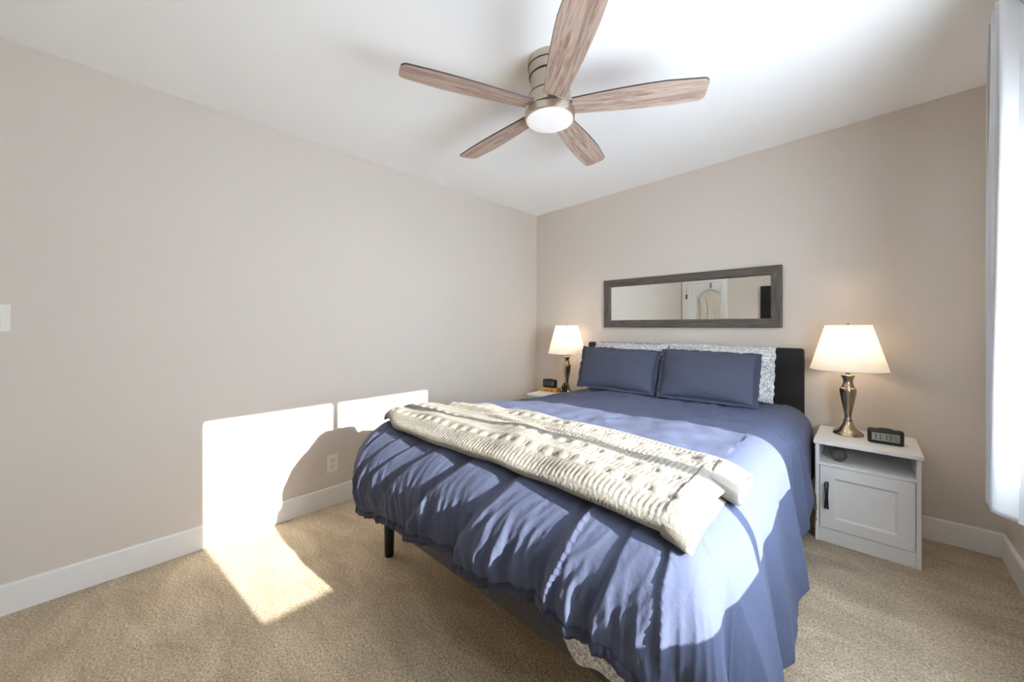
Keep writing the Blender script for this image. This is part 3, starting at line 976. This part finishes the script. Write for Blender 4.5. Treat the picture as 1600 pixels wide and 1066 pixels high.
# ------------------------------------------------------------------ knitted throw
throw = thing('knit_throw', 'folded cream cable-knit throw lying across the foot of the bed', 'blanket', (0, 0, 0))
def throw_tube(name, ya, yb, x_end, t_end, xl_extra, thick, seed, parent):
    """flattened tube across the bed: ya front edge, yb back edge"""
    nl, nc = 460, 170
    # station along the bed: from the window end to over the far side
    total = (x_end - FXL) + xl_extra
    S, Q = np.meshgrid(np.linspace(0, 1, nl), np.linspace(0, 2 * PI, nc, endpoint=False), indexing='ij')
    dist = S * total
    xs = x_end - dist
    over = np.clip(FXL - xs, 0, None)
    h, dr, ph = hang(over, RX + 0.03)
    xx = np.where(over > 0, FXL - h, xs)
    e = 0.32
    cq, sq = np.cos(Q), np.sin(Q)
    yc = (ya + yb) / 2 + 0.018 * pnoise(dist * 1.6, dist * 0, seed)
    hw = (yb - ya) / 2 * (1 + 0.05 * pnoise(dist * 3, dist * 0, seed + 1)) * (1 - 0.35 * sstep(total - 0.25, total, dist))
    fy = np.sign(cq) * np.abs(cq) ** 0.75
    fz = np.sign(sq) * np.abs(sq) ** 0.55
    closeL = np.sqrt(np.clip(1 - ((dist - (total - 0.03)) / 0.03).clip(0, 1) ** 2, 0.0, 1))
    tk = thick / 2 * closeL * (1 + 0.25 * pnoise(dist * 5, fy * 1.5, seed + 2))
    y = yc + hw * fy
    base = duvet_top(np.clip(xx, FXL, FXR), np.maximum(y, FYF)) + 0.010
    # follow the rounded edges of the duvet
    fo = np.clip(FYF - y, 0, None)
    hf, df, pf = hang(fo, RY)
    ro = np.clip(xs - FXR, 0, None)
    hr, drr, pr = hang(ro, RX)
    # cable-knit relief on the upper face
    up = sstep(0.0, 0.5, fz)
    col = (y - ya) / 0.062
    cph = col - np.floor(col)
    k1 = np.floor(col).astype(int) % 2
    rope = 0.5 + 0.5 * np.sin(2 * PI * (dist / 0.017 + 0.8 * np.abs(cph - 0.5)))
    cd = dist / 0.066 + 0.5 * (np.floor(col / 2) % 2)
    du = (cd - np.floor(cd) - 0.5) * 0.066
    dv = (cph - 0.5) * 0.062
    bob = np.exp(-(du / 0.017) ** 2 - (dv / 0.017) ** 2)
    hole = np.exp(-((np.abs(du) - 0.026) / 0.006) ** 2 - (dv / 0.009) ** 2)
    diag = 0.5 + 0.5 * np.cos(2 * PI * (np.abs(dv) + np.abs(du)) / 0.016)
    rel = np.where(k1 == 0, 0.0022 * rope * np.sin(PI * cph) ** 0.5, 0.0055 * bob + 0.0014 * diag - 0.006 * hole)
    rel = rel + 0.0022 * np.cos(2 * PI * cph) + 0.0012 * pnoise(dist * 60, col * 6, seed + 3)
    edge = np.abs(np.sin(PI * dist / 0.012)) * 0.003 * (1 - up)
    z = base - dr - df - drr + tk * (1 + fz) + up * rel * closeL + edge * 0.3
    yy = y - edge * np.sign(-cq) * 0.5
    wav = 0.010 * pnoise(dist * 4, y * 3, seed + 7)
    P = np.stack([xx + np.where(over > 0, -1, 0) * np.sin(ph) * tk * (1 + fz), yy, z + wav], -1)
    main = grid_mesh(name, P, m_knit, parent, closed_u=True)
    # rolled fleece end: thicker lip that turns inwards
    ring0 = P[0]
    cen = ring0.mean(0)
    rings = []
    for dx, sc in ((-0.055, 1.015), (-0.045, 1.07), (-0.02, 1.10), (0.008, 1.08), (0.022, 0.98), (0.020, 0.86), (0.0, 0.76), (-0.05, 0.72)):
        i = min(int(max(0, -dx) / total * (nl - 1)), nl - 1)
        r = ring0 if dx > 0 else P[i]
        cc = r.mean(0)
        rr = cc + (r - cc) * np.array([1, 1 + (sc - 1) * 0.25, sc * 1.15 if sc > .9 else sc])
        rr = rr + np.array([max(dx, 0), 0, 0.0 - t_end * max(dx, 0)])
        rings.append(rr)
    lip = grid_mesh('rolled_end', np.stack(rings, 0), m_fleece, main, closed_u=True)
    lip['label'] = 'smooth cream fleece turning at the open end'
    return main
throw_tube('folded_layer', 0.950, 1.305, -0.325, 0.6, 0.075, 0.042, 50, throw)
throw_tube('folded_layer', 1.245, 1.440, -0.292, 0.3, -0.10, 0.046, 60, throw)

# ------------------------------------------------------------------ pillows
def make_pillow(name, label, bl, br, tl, tr, thick, m, mf, flange, group, seed, flange_name='flange'):
    """corners are world points of the outer edge; the front face looks to the foot of the bed"""
    bl, br, tl, tr = (np.array(p, float) for p in (bl, br, tl, tr))
    org = (bl + br) / 2
    t = thing(name, label, 'pillow', tuple(org), 0, group)
    nrm = np.cross(br - bl, tl - bl)
    nrm = nrm / np.linalg.norm(nrm)
    if nrm[1] > 0:
        nrm = -nrm
    def pos(u, v):
        a = (u + 1) / 2
        b = (v + 1) / 2
        # edges pull in a little between corners
        return ((1 - b)[..., None] * ((1 - a)[..., None] * bl + a[..., None] * br) + b[..., None] * ((1 - a)[..., None] * tl + a[..., None] * tr)) - org
    n = 80
    U, V = np.meshgrid(np.linspace(-1, 1, n), np.linspace(-1, 1, n))
    fl = 1 - flange
    prof = np.clip(1 - np.abs(U) ** 2.6, 0, 1) ** 0.55 * np.clip(1 - np.abs(V) ** 2.6, 0, 1) ** 0.55
    for_side = []
    pinch = 1 - 0.035 * (1 - V ** 2) * 0
    Us = U * fl * (1 - 0.03 * (1 - np.abs(V)) * np.abs(U))
    Vs = V * fl * (1 - 0.05 * (1 - np.abs(U)) * np.abs(V))
    w = 0.010 * pnoise(U * 2.2, V * 2.2, seed) + 0.004 * (ridge(pnoise(U * 3, V * 7, seed + 1)) - .4)
    front = pos(Us, Vs) + (thick * 0.55 * prof + w * prof)[..., None] * nrm
    back = pos(Us, Vs) - (thick * 0.45 * prof)[..., None] * nrm
    P = np.concatenate([front, back], 0)
    me = bpy.data.meshes.new('pillow_cover')
    idx = np.arange(n * n).reshape(n, n)
    def quads(ix, flip):
        q = np.stack([ix[:-1, :-1], ix[:-1, 1:], ix[1:, 1:], ix[1:, :-1]], -1).reshape(-1, 4)
        return (q[:, ::-1] if flip else q).tolist()
    me.from_pydata([tuple(p) for p in P.reshape(-1, 3).tolist()], [], quads(idx, False) + quads(idx + n * n, True))
    bm = bmesh.new()
    bm.from_mesh(me)
    bmesh.ops.remove_doubles(bm, verts=bm.verts, dist=0.0004)
    bm.to_mesh(me)
    bm.free()
    link('pillow_cover', me, m, t, True)
    # flange
    k = 400
    per = np.linspace(0, 4, k, endpoint=False)
    def sq(q, s):
        q = q % 4
        u = np.where(q < 1, -1 + 2 * q, np.where(q < 2, 1, np.where(q < 3, 1 - 2 * (q - 2), -1)))
        v = np.where(q < 1, -1, np.where(q < 2, -1 + 2 * (q - 1), np.where(q < 3, 1, 1 - 2 * (q - 3))))
        return u * s, v * s
    rings = []
    for s, amp in ((fl - 0.06, 0.0), (fl, 0.002), ((1 + fl) / 2, 0.006), (1.0, 0.011)):
        u, v = sq(per, s)
        wv = amp * (pnoise(per * 9, per * 0 + s, seed + 3) + 0.5 * pnoise(per * 26, per * 0 + s, seed + 4))
        rad = 1 + amp * 1.5 * pnoise(per * 12, per * 0, seed + 6)
        rings.append(pos(u * rad, v * rad) + wv[:, None] * nrm)
    f = grid_mesh(flange_name, np.stack(rings, 0), mf, t, closed_u=True)
    s = f.modifiers.new('thickness', 'SOLIDIFY')
    s.thickness = 0.004
    s.offset = 0
    return t
make_pillow('pillow', 'white floral pillow standing against the headboard at its window end, behind a blue sham', (-1.12, 2.86, 0.745), (-0.425, 2.84, 0.735), (-1.13, 3.02, 1.085), (-0.440, 3.02, 1.075), 0.15, m_pattern, m_pattern, 0.05, 'white floral pillows', 70)
make_pillow('pillow', 'white floral pillow standing against the headboard at its far end, behind a blue sham', (-1.80, 2.86, 0.745), (-1.13, 2.86, 0.745), (-1.79, 3.02, 1.075), (-1.14, 3.02, 1.075), 0.15, m_pattern, m_pattern, 0.05, 'white floral pillows', 75)
make_pillow('pillow', 'blue flanged pillow leaning at the window end of the headboard, nearer the digital clock', (-1.055, 2.56, 0.735), (-0.465, 2.60, 0.735), (-1.125, 2.86, 1.050), (-0.490, 2.87, 1.040), 0.17, m_sham, m_hem, 0.07, 'blue flanged pillows', 80)
make_pillow('pillow', 'blue flanged pillow leaning at the far end of the headboard, beside the far corner lamp', (-1.690, 2.55, 0.740), (-1.075, 2.585, 0.735), (-1.850, 2.90, 1.040), (-1.135, 2.87, 1.030), 0.17, m_sham, m_hem, 0.07, 'blue flanged pillows', 85)

# ------------------------------------------------------------------ curtain
cu = thing('curtain', 'white curtain panel gathered beside the window with metal grommets', 'curtain', (0.40, 2.18, 0.55))
CT, CB = 2.365, 0.545
nc, nz = 420, 90
k = np.linspace(0, 1, nc)
zz = np.linspace(0, 1, nz)
K, ZZ = np.meshgrid(k, zz)
ph = K * 2 * PI * 4.5
flare = 1 + 0.25 * (1 - ZZ)
px = 0.398 - 0.062 * np.cos(ph) * flare + 0.006 * pnoise(K * 20, ZZ * 3, 90)
py = 2.280 - 0.200 * K + 0.012 * np.sin(2 * ph) + 0.006 * pnoise(K * 14, ZZ * 2, 91)
pz = CB + (CT - CB) * ZZ + (1 - ZZ) ** 6 * 0.03 * np.cos(ph)
px = np.where(px < 0.145 * py + 0.004, 0.145 * py + 0.004 + 0.15 * (px - 0.145 * py - 0.004), px)
P = np.stack([px - 0.40, py - 2.18, pz - 0.55], -1)
c0 = grid_mesh('curtain_cloth', P, m_curtain, cu)
so = c0.modifiers.new('thickness', 'SOLIDIFY')
so.thickness = 0.003
i1 = int(0.075 * nz)
hp = P[:i1 + 1].copy()
so_ = grid_mesh('hem', np.stack([hp[0], hp[i1]], 0) + np.array([-0.004, 0, 0]), m_curtain, cu)
for q in range(9):
    kk = (0.25 + 0.5 * q) / 4.5
    i = int(kk * (nc - 1))
    y = 2.280 - 0.200 * kk
    sgn = 1 if q % 2 == 0 else -1
    bm = bmesh.new()
    add_tube(bm, [(0.024 * math.cos(2 * PI * j / 24), 0, 0.024 * math.sin(2 * PI * j / 24)) for j in range(25)], 0.005, 8, False)
    g_ = from_bm('grommet', bm, m_nickel, cu, True)
    g_.location = (0.0, y - 2.18 + 0.0, 2.315 - 0.55)
    g_.rotation_euler = (0, 0, sgn * 0.5)
rod = thing('curtain_rod', 'nickel curtain rod above the window through the curtain grommets', 'curtain rod', (0.398, 1.38, 2.315))
tube('pole', [(0, -1.05, 0), (0, 1.05, 0)], 0.0125, m_nickel, rod, 16)
for s in (-1, 1):
    bm = bmesh.new()
    bmesh.ops.create_uvsphere(bm, u_segments=20, v_segments=12, radius=0.024, matrix=Matrix.Translation((0, s * 1.07, 0)))
    from_bm('finial', bm, m_nickel, rod, True)
    tube('rod_bracket', [(0, s * 0.98, -0.015), (0.06, s * 0.98, -0.03), (0.132, s * 0.98, -0.03)], 0.007, m_nickel, rod, 10)
